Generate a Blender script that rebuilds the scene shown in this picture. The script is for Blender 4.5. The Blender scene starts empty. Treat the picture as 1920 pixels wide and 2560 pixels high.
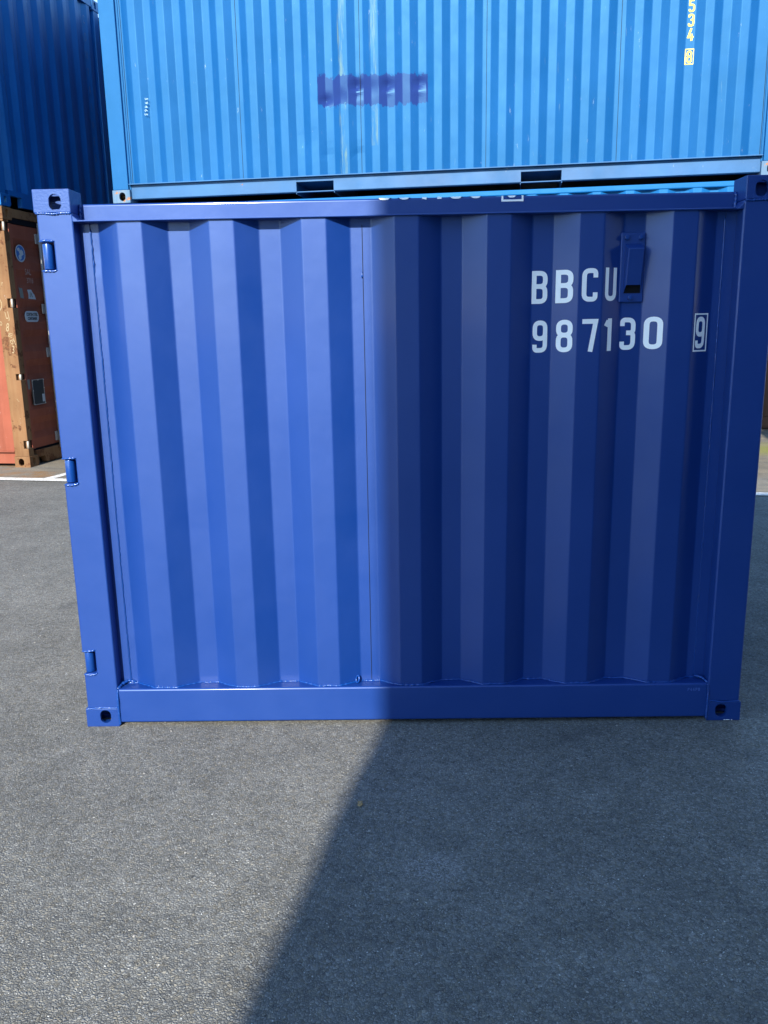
import bpy, bmesh, math, random
from mathutils import Vector, Matrix, noise
random.seed(7)
S = bpy.context.scene
C = S.collection
R = math.radians

# ------------------------------------------------------------------ camera
FPX, PITCH, ROLL, YAW = 2090.0, 0.225219, -0.0174854, -0.0156019
CAM = Vector((-0.0443644, -2.852426, 1.459983))
fw = Vector((math.sin(YAW)*math.cos(PITCH), math.cos(YAW)*math.cos(PITCH), -math.sin(PITCH)))
rt = Vector((math.cos(YAW), -math.sin(YAW), 0)); up = rt.cross(fw)
r2 = math.cos(ROLL)*rt + math.sin(ROLL)*up; u2 = -math.sin(ROLL)*rt + math.cos(ROLL)*up
cd = bpy.data.cameras.new('camera'); cam = bpy.data.objects.new('camera', cd); C.objects.link(cam)
cd.sensor_fit = 'VERTICAL'; cd.sensor_height = 36.0; cd.lens = FPX/2560*36
cd.clip_start = 0.05; cd.clip_end = 500
cam.matrix_world = Matrix(((r2.x, u2.x, -fw.x, CAM.x), (r2.y, u2.y, -fw.y, CAM.y), (r2.z, u2.z, -fw.z, CAM.z), (0, 0, 0, 1)))
S.camera = cam
# ------------------------------------------------------------------ sky and sun
AZ, EL = R(12.1), R(29)          # the sun stands behind the camera, a little to the left
SUN = Vector((-math.sin(AZ)*math.cos(EL), -math.cos(AZ)*math.cos(EL), math.sin(EL)))
w = bpy.data.worlds.new('World'); S.world = w; w.use_nodes = True
wn = w.node_tree.nodes; wl = w.node_tree.links
sky = wn.new('ShaderNodeTexSky'); sky.sky_type = 'NISHITA'; sky.sun_disc = False
sky.sun_elevation = EL; sky.sun_rotation = math.atan2(SUN.x, SUN.y); sky.altitude = 20; sky.dust_density = 0.0; sky.ozone_density = 2.5
wl.new(sky.outputs[0], wn['Background'].inputs[0]); wn['Background'].inputs[1].default_value = 0.15
sd = bpy.data.lights.new('sun', 'SUN'); sd.energy = 3.75; sd.angle = R(0.42); sd.color = (1.0, 0.93, 0.82)
so = bpy.data.objects.new('sun', sd); C.objects.link(so); so.rotation_euler = SUN.to_track_quat('Z', 'Y').to_euler()
vs = S.view_settings; vs.view_transform = 'Standard'; vs.look = 'None'; vs.gamma = 1; vs.exposure = 1.42
vs.use_curve_mapping = False

# ------------------------------------------------------------------ helpers
def tag(o, label=None, cat=None, group=None, kind=None):
    for k, v in (('label', label), ('category', cat), ('group', group), ('kind', kind)):
        if v: o[k] = v
    return o
def empty(name, loc=(0, 0, 0), rz=0.0):
    o = bpy.data.objects.new(name, None); C.objects.link(o); o.location = loc; o.rotation_euler = (0, 0, rz); o.empty_display_size = .2
    return o
def link(name, me, mat, parent=None, smooth=False):
    o = bpy.data.objects.new(name, me); C.objects.link(o)
    if mat and not me.materials: me.materials.append(mat)
    if parent: o.parent = parent
    if smooth:
        for f in me.polygons: f.use_smooth = True
    return o
def fin(bm, name, mat, parent=None, smooth=False, bevel=0, seg=2, recalc=True):
    if recalc: bmesh.ops.recalc_face_normals(bm, faces=bm.faces)
    me = bpy.data.meshes.new(name); bm.to_mesh(me); bm.free()
    o = link(name, me, mat, parent, smooth)
    if bevel:
        m = o.modifiers.new('bevel', 'BEVEL'); m.width = bevel; m.segments = seg; m.limit_method = 'ANGLE'; m.angle_limit = R(40)
        if seg >= 3:
            m.harden_normals = True; me.shade_smooth()
    return o
def abox(bm, x0, x1, y0, y1, z0, z1):
    v = [bm.verts.new((x, y, z)) for x in (x0, x1) for y in (y0, y1) for z in (z0, z1)]
    for a in ((0, 1, 3, 2), (4, 6, 7, 5), (0, 4, 5, 1), (2, 3, 7, 6), (0, 2, 6, 4), (1, 5, 7, 3)): bm.faces.new([v[i] for i in a])
def box(name, mat, parent, x0, x1, y0, y1, z0, z1, bevel=0, seg=2):
    bm = bmesh.new(); abox(bm, x0, x1, y0, y1, z0, z1); return fin(bm, name, mat, parent, False, bevel, seg)
def extr(name, mat, parent, poly, axis, a0, a1, bevel=0, seg=2):
    """poly: 2-D outline; axis 'y' -> (x,z) extruded in y, 'x' -> (y,z) extruded in x."""
    bm = bmesh.new()
    mk = (lambda p, a: (p[0], a, p[1])) if axis == 'y' else (lambda p, a: (a, p[0], p[1]))
    A = [bm.verts.new(mk(p, a0)) for p in poly]; B = [bm.verts.new(mk(p, a1)) for p in poly]
    bm.faces.new(A); bm.faces.new(B[::-1]); n = len(poly)
    for i in range(n): bm.faces.new((A[i], B[i], B[(i+1) % n], A[(i+1) % n]))
    return fin(bm, name, mat, parent, False, bevel, seg)
def cyl(name, mat, parent, c, r, l, axis='z', n=20, bevel=0):
    bm = bmesh.new(); bmesh.ops.create_cone(bm, cap_ends=True, segments=n, radius1=r, radius2=r, depth=l)
    if axis == 'y': bmesh.ops.rotate(bm, verts=bm.verts, matrix=Matrix.Rotation(R(90), 3, 'X'))
    if axis == 'x': bmesh.ops.rotate(bm, verts=bm.verts, matrix=Matrix.Rotation(R(90), 3, 'Y'))
    bmesh.ops.translate(bm, verts=bm.verts, vec=c)
    o = fin(bm, name, mat, parent, True, bevel)
    for f in o.data.polygons: f.use_smooth = len(f.vertices) == 4
    return o
def bead(name, mat, parent, pts, r, step=.004, jit=.35, seed=0, ripple=.012):
    """a weld bead: a wobbly tube along a poly-line"""
    rnd = random.Random(seed); P = []
    for a, b in zip(pts[:-1], pts[1:]):
        a, b = Vector(a), Vector(b); n = max(1, int((b-a).length/step))
        P += [a.lerp(b, i/n) for i in range(n)]
    P.append(Vector(pts[-1])); bm = bmesh.new(); prev = None; s = 0
    for i, q in enumerate(P):
        t = (P[min(i+1, len(P)-1)]-P[max(i-1, 0)]).normalized()
        a = t.cross(Vector((.31, .9, .27))).normalized(); b = t.cross(a)
        s += step
        rr = r*(1+jit*(rnd.random()-.5)+.28*math.sin(s/ripple*6.28)+.5*noise.noise((s*9, seed*3.1, 0)))
        off = Vector((noise.noise((s*25, seed, 1)), noise.noise((s*25, seed, 5)), noise.noise((s*25, seed, 9))))*r*.7
        if i in (0, len(P)-1): rr *= .4
        ring = [bm.verts.new(q+off+a*rr*math.cos(k*1.0472)+b*rr*math.sin(k*1.0472)) for k in range(6)]
        if prev:
            for k in range(6): bm.faces.new((prev[k], prev[(k+1) % 6], ring[(k+1) % 6], ring[k]))
        else: bm.faces.new(ring)
        prev = ring
    bm.faces.new(prev[::-1])
    return fin(bm, name, mat, parent, True)

# ---- profiles of corrugated sheet
def rounded(brk, r=.004, pad=.002):
    out = [brk[0]]
    for i in range(1, len(brk)-1):
        a, b, c = Vector(brk[i-1]), Vector(brk[i]), Vector(brk[i+1])
        d1 = (a-b).normalized(); d2 = (c-b).normalized()
        p, q = b+d1*r, b+d2*r
        if pad: out.append(tuple(p+d1*pad))
        out += [tuple(p), tuple((p+q+2*b)/4), tuple(q)]
        if pad: out.append(tuple(q+d2*pad))
    out.append(brk[-1]); return out
def at_prof(brk):
    def f(x):
        if x <= brk[0][0]: return brk[0][1]
        for (a, ya), (b, yb) in zip(brk[:-1], brk[1:]):
            if x <= b: return ya+(yb-ya)*(x-a)/(b-a)
        return brk[-1][1]
    return f
def sheet(name, mat, parent, prof, zs, disp=None, smooth=False, orient='y'):
    """corrugated sheet from a (u, depth) profile; orient 'y': u=x, depth=y; 'x': u=y, depth=-x (seen from +x)"""
    bm = bmesh.new(); rows = []
    for z in zs:
        row = []
        for (u_, d) in prof:
            dd = d+(disp(u_, z) if disp else 0)
            row.append(bm.verts.new((u_, dd, z) if orient == 'y' else (-dd, u_, z)))
        rows.append(row)
    for a, b in zip(rows[:-1], rows[1:]):
        for i in range(len(a)-1): bm.faces.new((a[i], a[i+1], b[i+1], b[i]))
    return fin(bm, name, mat, parent, smooth, recalc=False)

# ---- stencil lettering
def rpath(pts, r=.12, closed=False, n=6, keep=()):
    P = [Vector(p) for p in pts]; out = []; N = len(P)
    for i, b in enumerate(P):
        if (not closed and i in (0, N-1)) or i in keep: out.append(b); continue
        a, c = P[i-1], P[(i+1) % N]; d1, d2 = (a-b), (c-b)
        rr = min(r, d1.length*.5, d2.length*.5); p, q = b+d1.normalized()*rr, b+d2.normalized()*rr
        for k in range(n+1):
            t = k/n; out.append(p*(1-t)**2*1.0+b*2*t*(1-t)+q*t*t)
    return out
def strip(P, t, closed=False):
    n = len(P); L = []
    for i, p in enumerate(P):
        a = P[i-1] if (i or closed) else None; b = P[(i+1) % n] if (i < n-1 or closed) else None
        d1 = (p-a).normalized() if a is not None and (p-a).length > 1e-7 else None
        d2 = (b-p).normalized() if b is not None and (b-p).length > 1e-7 else None
        d1 = d1 or d2; d2 = d2 or d1
        m = (d1+d2).normalized(); nr = Vector((-m.y, m.x)); k = t/2/max(.45, m.dot(d1))
        L.append((p+nr*k, p-nr*k))
    return [(L[i][0], L[(i+1) % n][0], L[(i+1) % n][1], L[i][1]) for i in range(n if closed else n-1)]
def glyph(ch, w=.49, t=.145):
    l, r_, b, T, m = t/2, w-t/2, t/2, 1-t/2, .53
    g = {
     'B': [([(l, 0), (l, 1)], 0), ([(l, T), (r_, T), (r_, m), (l, m)], 0), ([(l, m), (r_, m), (r_, b), (l, b)], 0)],
     'C': [([(r_, .72), (r_, T), (l, T), (l, b), (r_, b), (r_, .28)], 0)],
     'U': [([(l, 1), (l, b), (r_, b), (r_, 1)], 0)],
     'P': [([(l, 0), (l, 1)], 0), ([(l, T), (r_, T), (r_, m), (l, m)], 0)],
     '9': [([(l, T), (r_, T), (r_, .44), (l, .44)], 1), ([(r_, .56), (r_, b), (l, b), (l, .25)], 0)],
     '8': [([(l, T), (r_, T), (r_, m), (l, m)], 1), ([(l, m), (r_, m), (r_, b), (l, b)], 1)],
     '0': [([(l, T), (r_, T), (r_, b), (l, b)], 1)],
     '3': [([(l, .74), (l, T), (r_, T), (r_, m), (.2, m)], 0), ([(.2, m), (r_, m), (r_, b), (l, b), (l, .26)], 0)],
     '7': [([(0, T), (r_, T), (.27*w/.49, 0)], 0)],
     '1': [([(.0, .76), (t*.62, .93)], 0), ([(t*.98, 0), (t*.98, 1)], 0)],
     '4': [([(w*.62, 1), (l, .3), (w, .3)], 0), ([(r_-.07, .55), (r_-.07, 0)], 0)],
     '5': [([(r_, T), (l, T), (l, .57), (r_, .57), (r_, b), (l, b), (l, .24)], 0)],
     '6': [([(l, .56), (r_, .56), (r_, b), (l, b)], 1), ([(r_, .75), (r_, T), (l, T), (l, .44)], 0)],
     'F': [([(l, 0), (l, T), (w, T)], 0), ([(l, .52), (w*.85, .52)], 0)],
    }[ch]
    out = []
    for i, (pts, cl) in enumerate(g):
        if ch in '74F': P = [Vector(p) for p in pts]
        else:
            keep = ()
            if ch == '5': keep = (1, 2)
            if ch in 'P' : keep = ()
            P = rpath(pts, .17, bool(cl), 6, keep)
        out += [(i, q) for q in strip(P, t, bool(cl))]
    return out
def lettering(name, mat, parent, items, surf, breaks, axis='y', fold=None):
    for it_ in items: letter(name, mat, parent, [it_], surf, breaks, axis, fold)
def letter(name, mat, parent, items, surf, breaks, axis='y', fold=None):
    """items: (char, x, z, height, width_scale). Laid 1.5 mm in front of a surface y = surf(x)."""
    bm = bmesh.new()
    for ch, x, z, h, ws in items:
        if ch == '[]':     # rectangular frame: x, z = lower left, h = height, ws = width
            t = max(.0048, ws*.085); q = [Vector((x+t/2, z+t/2)), Vector((x+ws-t/2, z+t/2)), Vector((x+ws-t/2, z+h-t/2)), Vector((x+t/2, z+h-t/2))]
            quads = [(0, s) for s in strip(q, t, True)]; sx = sz = 1; ox = oz = 0
        else: quads = glyph(ch); sx = h*ws; sz = h; ox, oz = x, z
        for lay, q in quads:
            try: bm.faces.new([bm.verts.new((ox+p.x*sx, -.0002*lay, oz+p.y*sz)) for p in q])
            except ValueError: pass
    for b in breaks: bmesh.ops.bisect_plane(bm, geom=bm.verts[:]+bm.edges[:]+bm.faces[:], plane_co=(b, 0, 0), plane_no=(1, 0, 0))
    if fold is not None: bmesh.ops.bisect_plane(bm, geom=bm.verts[:]+bm.edges[:]+bm.faces[:], plane_co=(0, 0, fold), plane_no=(0, 0, 1))
    for v in bm.verts:
        lay = v.co.y
        if fold is not None and v.co.z > fold:
            v.co.y = surf(v.co.x)+(v.co.z-fold); v.co.z = fold+.0015-lay*0
        else: v.co.y = surf(v.co.x)-.0015+lay
    o = fin(bm, name, mat, parent, recalc=False)
    return o
def text(name, mat, parent, s, size, loc, rot, sx=1.0, align='CENTER', bold=0.0):
    cu = bpy.data.curves.new(name, 'FONT'); cu.body = s; cu.size = size; cu.align_x = align; cu.align_y = 'CENTER'; cu.offset = bold
    cu.resolution_u = 3
    t = bpy.data.objects.new(name, cu); C.objects.link(t)
    dg = bpy.context.evaluated_depsgraph_get(); me = bpy.data.meshes.new_from_object(t.evaluated_get(dg))
    bpy.data.objects.remove(t); bpy.data.curves.remove(cu)
    me.transform(Matrix.Translation(loc) @ rot @ Matrix.Diagonal((sx, 1, 1, 1)))
    me.materials.clear(); me.name = name
    return link(name, me, mat, parent)

# ------------------------------------------------------------------ materials
class NT:
    def __init__(s, name):
        s.m = bpy.data.materials.new(name); s.m.use_nodes = True; s.n = s.m.node_tree.nodes; s.l = s.m.node_tree.links
        s.b = s.n['Principled BSDF']; s.tc = s.n.new('ShaderNodeTexCoord')
    def node(s, t, **kw):
        n = s.n.new(t)
        for k, v in kw.items():
            if k.startswith('_'): setattr(n, k[1:], v)
            else: n.inputs[k].default_value = v
        return n
    def mapping(s, scale=(1, 1, 1), src='Object'):
        mp = s.node('ShaderNodeMapping'); mp.inputs['Scale'].default_value = scale; s.l.new(s.tc.outputs[src], mp.inputs[0]); return mp.outputs[0]
    def noise(s, scale, detail=4, rough=.55, vec=None, dist=0):
        n = s.node('ShaderNodeTexNoise', Scale=scale, Detail=detail, Roughness=rough, Distortion=dist)
        s.l.new(vec or s.tc.outputs['Object'], n.inputs['Vector']); return n.outputs['Fac']
    def ramp(s, fac, stops):
        r = s.node('ShaderNodeValToRGB'); s.l.new(fac, r.inputs[0]); e = r.color_ramp.elements
        while len(e) < len(stops): e.new(.5)
        for el, (p, c) in zip(e, stops): el.position = p; el.color = (c, c, c, 1) if isinstance(c, (int, float)) else (*c, 1)
        return r.outputs[0]
    def mix(s, a, b, fac, mode='MIX'):
        n = s.node('ShaderNodeMix', _data_type='RGBA', _blend_type=mode)
        for sock, v in ((n.inputs[0], fac), (n.inputs[6], a), (n.inputs[7], b)):
            if isinstance(v, bpy.types.NodeSocket): s.l.new(v, sock)
            else: sock.default_value = v if isinstance(v, (int, float)) else (*v, 1)
        return n.outputs[2]
    def math(s, op, a, b=0.0, c=0.0):
        n = s.node('ShaderNodeMath', _operation=op)
        for i, v in enumerate((a, b, c)):
            if isinstance(v, bpy.types.NodeSocket): s.l.new(v, n.inputs[i])
            else: n.inputs[i].default_value = v
        return n.outputs[0]
    def xyz(s, src='Object'):
        n = s.node('ShaderNodeSeparateXYZ'); s.l.new(s.tc.outputs[src], n.inputs[0]); return n.outputs
    def bump(s, h, strength=.3, dist=.002, prev=None):
        n = s.node('ShaderNodeBump', Strength=strength, Distance=dist); s.l.new(h, n.inputs['Height'])
        if prev: s.l.new(prev, n.inputs['Normal'])
        return n.outputs[0]
    def out(s, col=None, rough=None, nrm=None, metal=0.0, spec=.5):
        for k, v in (('Base Color', col), ('Roughness', rough), ('Normal', nrm)):
            if v is None: continue
            if isinstance(v, bpy.types.NodeSocket): s.l.new(v, s.b.inputs[k])
            else: s.b.inputs[k].default_value = v if isinstance(v, (int, float)) else (*v, 1)
        s.b.inputs['Metallic'].default_value = metal; s.b.inputs['Specular IOR Level'].default_value = spec
        return s.m
def paint(name, col, rough=.42, var=.12, rust=0.0, scuff=0.0, fade=None, streak=0.0, spec=.9, rcol=(.22, .085, .03), gloss=.12, tint=(1, 1, 1), wob=.06, pit=0.0, coat=0.0):
    t = NT(name); t.b.inputs['Specular Tint'].default_value = (*tint, 1); c = tuple(col)
    big = t.noise(1.7, 5, .6)
    d = tuple(x*(1-var) for x in c); l = tuple(min(1, x*(1+var)+.004) for x in c)
    co = t.ramp(big, [(.3, d), (.7, l)])
    if fade:                         # chalky, bleached paint in vertical streaks
        f = t.noise(1, 6, .65, t.mapping((14, 14, .9)))
        co = t.mix(co, fade, t.ramp(f, [(.45, 0.0), (.8, .5)]))
    if streak:
        f = t.noise(1, 5, .7, t.mapping((30, 30, 1.2)))
        co = t.mix(co, tuple(x*.45 for x in c), t.ramp(f, [(.58, 0.0), (.75, streak)]))
    if scuff:
        f = t.noise(1, 7, .75, t.mapping((26, 26, 9)))
        f2 = t.noise(2.3, 3)
        k = t.math('MULTIPLY', t.ramp(f, [(.64, 0.0), (.67, 1.0)]), t.ramp(f2, [(.5, 0.0), (.62, scuff)]))
        co = t.mix(co, (.45, .5, .52), k)
    if rust:
        f = t.noise(7, 9, .68); f2 = t.noise(1.3, 3)
        k = t.ramp(t.math('ADD', f, t.math('MULTIPLY', f2, .5)), [(1.02-rust*.5, 0.0), (1.05-rust*.5, 1.0)])
        rc = t.ramp(t.noise(40, 5, .7), [(.3, tuple(x*.5 for x in rcol)), (.7, tuple(min(1, x*1.7) for x in rcol))])
        co = t.mix(co, rc, k)
    ro = t.ramp(t.noise(5, 6, .6), [(.25, max(.05, rough-gloss*.6)), (.75, rough+gloss)])
    nb = t.bump(t.noise(420, 3, .6), .05, .0006, t.bump(t.noise(9, 3), wob, .01))
    t.b.inputs['Coat Weight'].default_value = coat; t.b.inputs['Coat Roughness'].default_value = .14
    if pit: nb = t.bump(t.noise(130, 4, .65), pit, .003, nb)
    return t.out(co, ro, nb, 0, spec)
M = {}
NT_, ST_ = (.45, .62, 1.0), (.30, .76, 1.0)      # pigmented gloss of the blue enamels
M['navy'] = paint('blue_container_paint', (.0004, .027, .172), .50, .06, gloss=.09, spec=.9, tint=NT_, wob=.12, coat=.22)
M['navy_cast'] = paint('blue_paint_on_cast_steel', (.0004, .027, .172), .48, .06, gloss=.09, spec=.9, tint=NT_, pit=.35, coat=.22)
M['navy_weld'] = paint('blue_painted_weld', (.0006, .037, .205), .36, .05, spec=.6, tint=NT_, coat=.45)
SKYC = (.0002, .060, .205)
M['sky'] = paint('light_blue_container_paint', SKYC, .52, .10, rust=.02, scuff=.3, gloss=.06, spec=.62, tint=ST_)
M['sky2'] = paint('clean_light_blue_container_paint', (.0006, .085, .27), .5, .06, scuff=.1, spec=.6, tint=ST_)
M['deepblue'] = paint('dark_blue_container_paint', (.0012, .085, .31), .45, .12, scuff=.1, streak=.15, spec=1.0, tint=ST_)
M['inkblue'] = paint('ink_blue_container_paint', (.003, .03, .12), .55, .12, streak=.2, spec=.35)
M['maroon'] = paint('faded_red_brown_container_paint', (.235, .064, .036), .6, .2, rust=.10, scuff=.3, fade=(.28, .10, .06), streak=.25, spec=.2)
M['rustpost'] = paint('rust_worn_post_paint', (.17, .085, .037), .75, .25, rust=.5, scuff=.9, fade=(.28, .18, .09), rcol=(.10, .042, .018), streak=.35, spec=.2)
M['rustcast'] = paint('rusty_worn_casting_paint', (.07, .15, .25), .7, .2, rust=.5, scuff=.9, fade=(.30, .31, .28), rcol=(.26, .12, .05), spec=.5)
M['darkrail'] = paint('grimy_blue_rail_paint', (.012, .095, .24), .5, .2, rust=.10, scuff=.4, spec=.4)
M['grey'] = paint('off_white_container_paint', (.72, .72, .70), .5, .12, streak=.2)
M['green'] = paint('pale_grey_container_paint', (.6, .61, .61), .5, .12, streak=.2)
M['shadeblack'] = paint('shade_black_container_paint', (.007, .004, .004), .85, .2, streak=.3, spec=.1)  # near-black colour stands in for shade on the far containers
M['white'] = NT('white_stencil_paint').out((.93, .94, .93), .5)
M['yellow'] = NT('yellow_stencil_paint').out((.78, .66, .04), .45)
M['chalk'] = NT('pale_chalk_mark').out((.30, .23, .13), .9)
M['scrawl'] = NT('pale_blue_chalk').out((.28, .42, .5), .8)
M['chalkdim'] = NT('dim_chalk_mark').out((.34, .24, .2), .9)
M['ghost'] = NT('ghost_lettering_paint').out((.06, .15, .32), .6)
M['stamp'] = NT('stamped_number_paint').out((.06, .13, .42), .5)
M['rubber'] = NT('black_rubber_seal').out((.006, .007, .010), .8, None, 0, .1)
M['dark'] = NT('near_black_steel').out((.004, .006, .012), .7, None, 0, .2)  # near-black tone for seams, floors, bolts and plate lettering
M['steel'] = paint('galvanised_steel', (.24, .22, .2), .45, .12)
M['pin'] = paint('pale_hinge_pin_paint', (.36, .33, .28), .5, .1)

# ------------------------------------------------------------------ corner castings (hollow, with real holes)
def make_casting(w, d, h, t, fh, eh, th_):
    """front face at y=0 (hole fh = (cx, cz, w, h)), end face at x=0 (hole eh = (cy, cz, w, h)), top face z=h (hole th_ = (cx, cy, w, h)); a top casting"""
    def tmp(bm):
        me = bpy.data.meshes.new('t'); bmesh.ops.recalc_face_normals(bm, faces=bm.faces); bm.to_mesh(me); bm.free()
        o = bpy.data.objects.new('t', me); C.objects.link(o); return o
    def slot(c, size, axis, length):
        W, H = size; rr = min(W, H)/2; pts = []
        for k in range(24):
            a = k/24*2*math.pi; x, y = math.cos(a)*rr, math.sin(a)*rr
            x += (W/2-rr)*(1 if math.cos(a) > 1e-9 else -1); y += (H/2-rr)*(1 if math.sin(a) > 1e-9 else -1)
            pts.append((x, y))
        bm = bmesh.new(); L = length/2
        f = {'y': lambda p, a: (c[0]+p[0], c[1]+a, c[2]+p[1]), 'x': lambda p, a: (c[0]+a, c[1]+p[0], c[2]+p[1]), 'z': lambda p, a: (c[0]+p[0], c[1]+p[1], c[2]+a)}[axis]
        A = [bm.verts.new(f(p, -L)) for p in pts]; B = [bm.verts.new(f(p, L)) for p in pts]
        bm.faces.new(A); bm.faces.new(B[::-1])
        for i in range(24): bm.faces.new((A[i], B[i], B[(i+1) % 24], A[(i+1) % 24]))
        return tmp(bm)
    bm = bmesh.new(); abox(bm, 0, w, 0, d, 0, h); base = tmp(bm)
    m = base.modifiers.new('b', 'BEVEL'); m.width = h*.035; m.segments = 2
    bm = bmesh.new(); abox(bm, t, w-t, t, d-t, t, h-t); cut = [tmp(bm)]
    cut.append(slot((fh[0], t/2, fh[1]), fh[2:], 'y', t*1.6)); cut.append(slot((t/2, eh[0], eh[1]), eh[2:], 'x', t*1.6)); cut.append(slot((th_[0], th_[1], h-t/2), th_[2:], 'z', t*1.6))
    for c in cut:
        b = base.modifiers.new('c', 'BOOLEAN'); b.object = c; b.operation = 'DIFFERENCE'; b.solver = 'EXACT'
    bpy.context.view_layer.update(); dg = bpy.context.evaluated_depsgraph_get()
    me = bpy.data.meshes.new_from_object(base.evaluated_get(dg)); me.name = 'corner_casting'
    for c in cut+[base]: bpy.data.objects.remove(c)
    return me
def variants(me, w, d, h):
    """mirror so that key (right, back, bottom) gives a mesh whose origin is the min corner of the casting"""
    out = {}
    for a in (0, 1):
        for b in (0, 1):
            for c in (0, 1):
                m = me.copy(); mx = Matrix.Diagonal((-1 if a else 1, -1 if b else 1, -1 if c else 1, 1))
                m.transform(Matrix.Translation((w if a else 0, d if b else 0, h if c else 0)) @ mx)
                if (a+b+c) % 2: m.flip_normals()
                out[a, b, c] = m
    return out
CM = make_casting(.122, .108, .073, .012, (.0725, .032, .041, .052), (.055, .034, .038, .05), (.06, .054, .07, .04))
CASTS = {}
def cast_mesh(kind, key, mat):
    k = (kind, key, mat.name)
    if k not in CASTS:
        if kind not in CASTS: CASTS[kind] = variants(CM if kind == 'small' else make_casting(.178, .162, .118, .022, (.10, .06, .064, .079), (.085, .06, .052, .079), (.09, .08, .124, .064)), *((.122, .108, .073) if kind == 'small' else (.178, .162, .118)))
        m = CASTS[kind][key].copy(); m.materials.clear(); m.materials.append(mat); CASTS[k] = m
    return CASTS[k]

# ------------------------------------------------------------------ ground
TH = -0.152                                   # the stacks stand turned a little against the front container
E_ = Vector((math.cos(TH), math.sin(TH), 0)); N_ = Vector((-math.sin(TH), math.cos(TH), 0))
def asphalt(name, lo, hi, bit, tint=(1, 1, 1), patch=.25, bump=.9, grit=.97):
    t = NT(name); pos = t.tc.outputs['Object']
    wob = t.node('ShaderNodeTexNoise', Scale=60, Detail=2); t.l.new(pos, wob.inputs['Vector'])
    vec = t.node('ShaderNodeMix', _data_type='RGBA', _blend_type='LINEAR_LIGHT'); vec.inputs[0].default_value = .006
    t.l.new(pos, vec.inputs[6]); t.l.new(wob.outputs['Color'], vec.inputs[7]); V = vec.outputs[2]
    def vor(scale, feat):
        v = t.node('ShaderNodeTexVoronoi', _feature=feat, Scale=scale); t.l.new(V, v.inputs['Vector']); return v
    e1 = vor(138, 'DISTANCE_TO_EDGE'); c1 = vor(138, 'F1'); c2 = vor(330, 'F1')
    sep = t.node('ShaderNodeSeparateColor'); t.l.new(c1.outputs['Color'], sep.inputs[0])
    stone = t.ramp(sep.outputs[0], [(0, tuple(lo*x for x in tint)), (.75, tuple((lo*.35+hi*.65)*x for x in tint)), (1, tuple(hi*x for x in tint))])
    warm = t.ramp(sep.outputs[1], [(.6, (1, 1, 1)), (1, (1.08, 1.0, .88))])
    stone = t.mix(stone, warm, 1.0, 'MULTIPLY')
    sp2 = t.node('ShaderNodeSeparateColor'); t.l.new(c2.outputs['Color'], sp2.inputs[0])
    chip = t.ramp(sp2.outputs[2], [(grit, 0.0), (grit+.004, 1.0)])
    stone = t.mix(stone, (.52, .52, .48), chip)
    fine = t.ramp(t.noise(520, 4, .7), [(.25, .72), (.75, 1.25)])
    stone = t.mix(stone, fine, 1.0, 'MULTIPLY')
    ed = t.ramp(e1.outputs['Distance'], [(.0, 0.0), (.11, 1.0)])
    holes = t.ramp(t.noise(34, 3, .6), [(.35, .25), (.62, 1.0)])
    edm = t.math('MAXIMUM', ed, t.math('MULTIPLY', holes, .8))
    co = t.mix(bit, stone, edm)
    big = t.ramp(t.noise(1.1, 6, .62), [(.28, 1-patch), (.5, 1.0), (.75, 1+patch)])
    co = t.mix(co, big, 1.0, 'MULTIPLY')
    mid = t.ramp(t.noise(7, 4, .6), [(.3, .86), (.7, 1.14)]); co = t.mix(co, mid, 1.0, 'MULTIPLY')
    h1 = t.ramp(e1.outputs['Distance'], [(0, 0.0), (.25, .8), (.6, 1.0)])
    ht = t.math('MULTIPLY', h1, t.math('ADD', t.math('MULTIPLY', sep.outputs[0], .8), .35))
    ht = t.math('ADD', ht, t.math('MULTIPLY', c2.outputs['Distance'], .3))
    nb = t.bump(ht, bump, .0045, t.bump(t.noise(28, 3), .4, .008))
    ro = t.ramp(sep.outputs[1], [(0, .55), (1, .9)])
    return t, co, ro, nb
t, co, ro, nb = asphalt('asphalt_surface', .135, .255, (.020, .020, .019), (1.0, 1.0, .91), .22, .65, .990)
x, y, z = t.xyz()
# pale tyre scuffs and scratches, a chalky drag mark, faint oil spots
scr = t.ramp(t.noise(1, 5, .7, t.mapping((1.2, 26, 1))), [(.66, 0.0), (.74, .5)])
co = t.mix(co, (.34, .33, .30), t.math('MULTIPLY', scr, t.math('MULTIPLY', t.ramp(t.noise(90, 3, .7), [(.45, 0.0), (.6, 1.0)]), t.ramp(t.noise(.9, 3), [(.48, 0.0), (.62, 1.0)]))))
dd = t.math('ADD', t.math('POWER', t.math('MULTIPLY', t.math('ADD', x, -.045), 9.0), 2.0), t.math('POWER', t.math('MULTIPLY', t.math('ADD', y, .845), 12.0), 2.0))
co = t.mix(co, (.40, .40, .40), t.math('MULTIPLY', t.ramp(dd, [(.1, .8), (1.0, 0.0)]), t.ramp(t.noise(140, 4, .8), [(.52, 0.0), (.6, 1.0)])))
oil = t.ramp(t.noise(2.4, 3, .5), [(.66, 0.0), (.74, .35)]); co = t.mix(co, (.06, .06, .06), oil)
M['asphalt'] = t.out(co, ro, nb, 0, .2)
t, co, ro, nb = asphalt('dusty_old_asphalt', .13, .22, (.08, .07, .06), (1.0, .93, .78), .3, .4, .992)
x, y, z = t.xyz()
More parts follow.
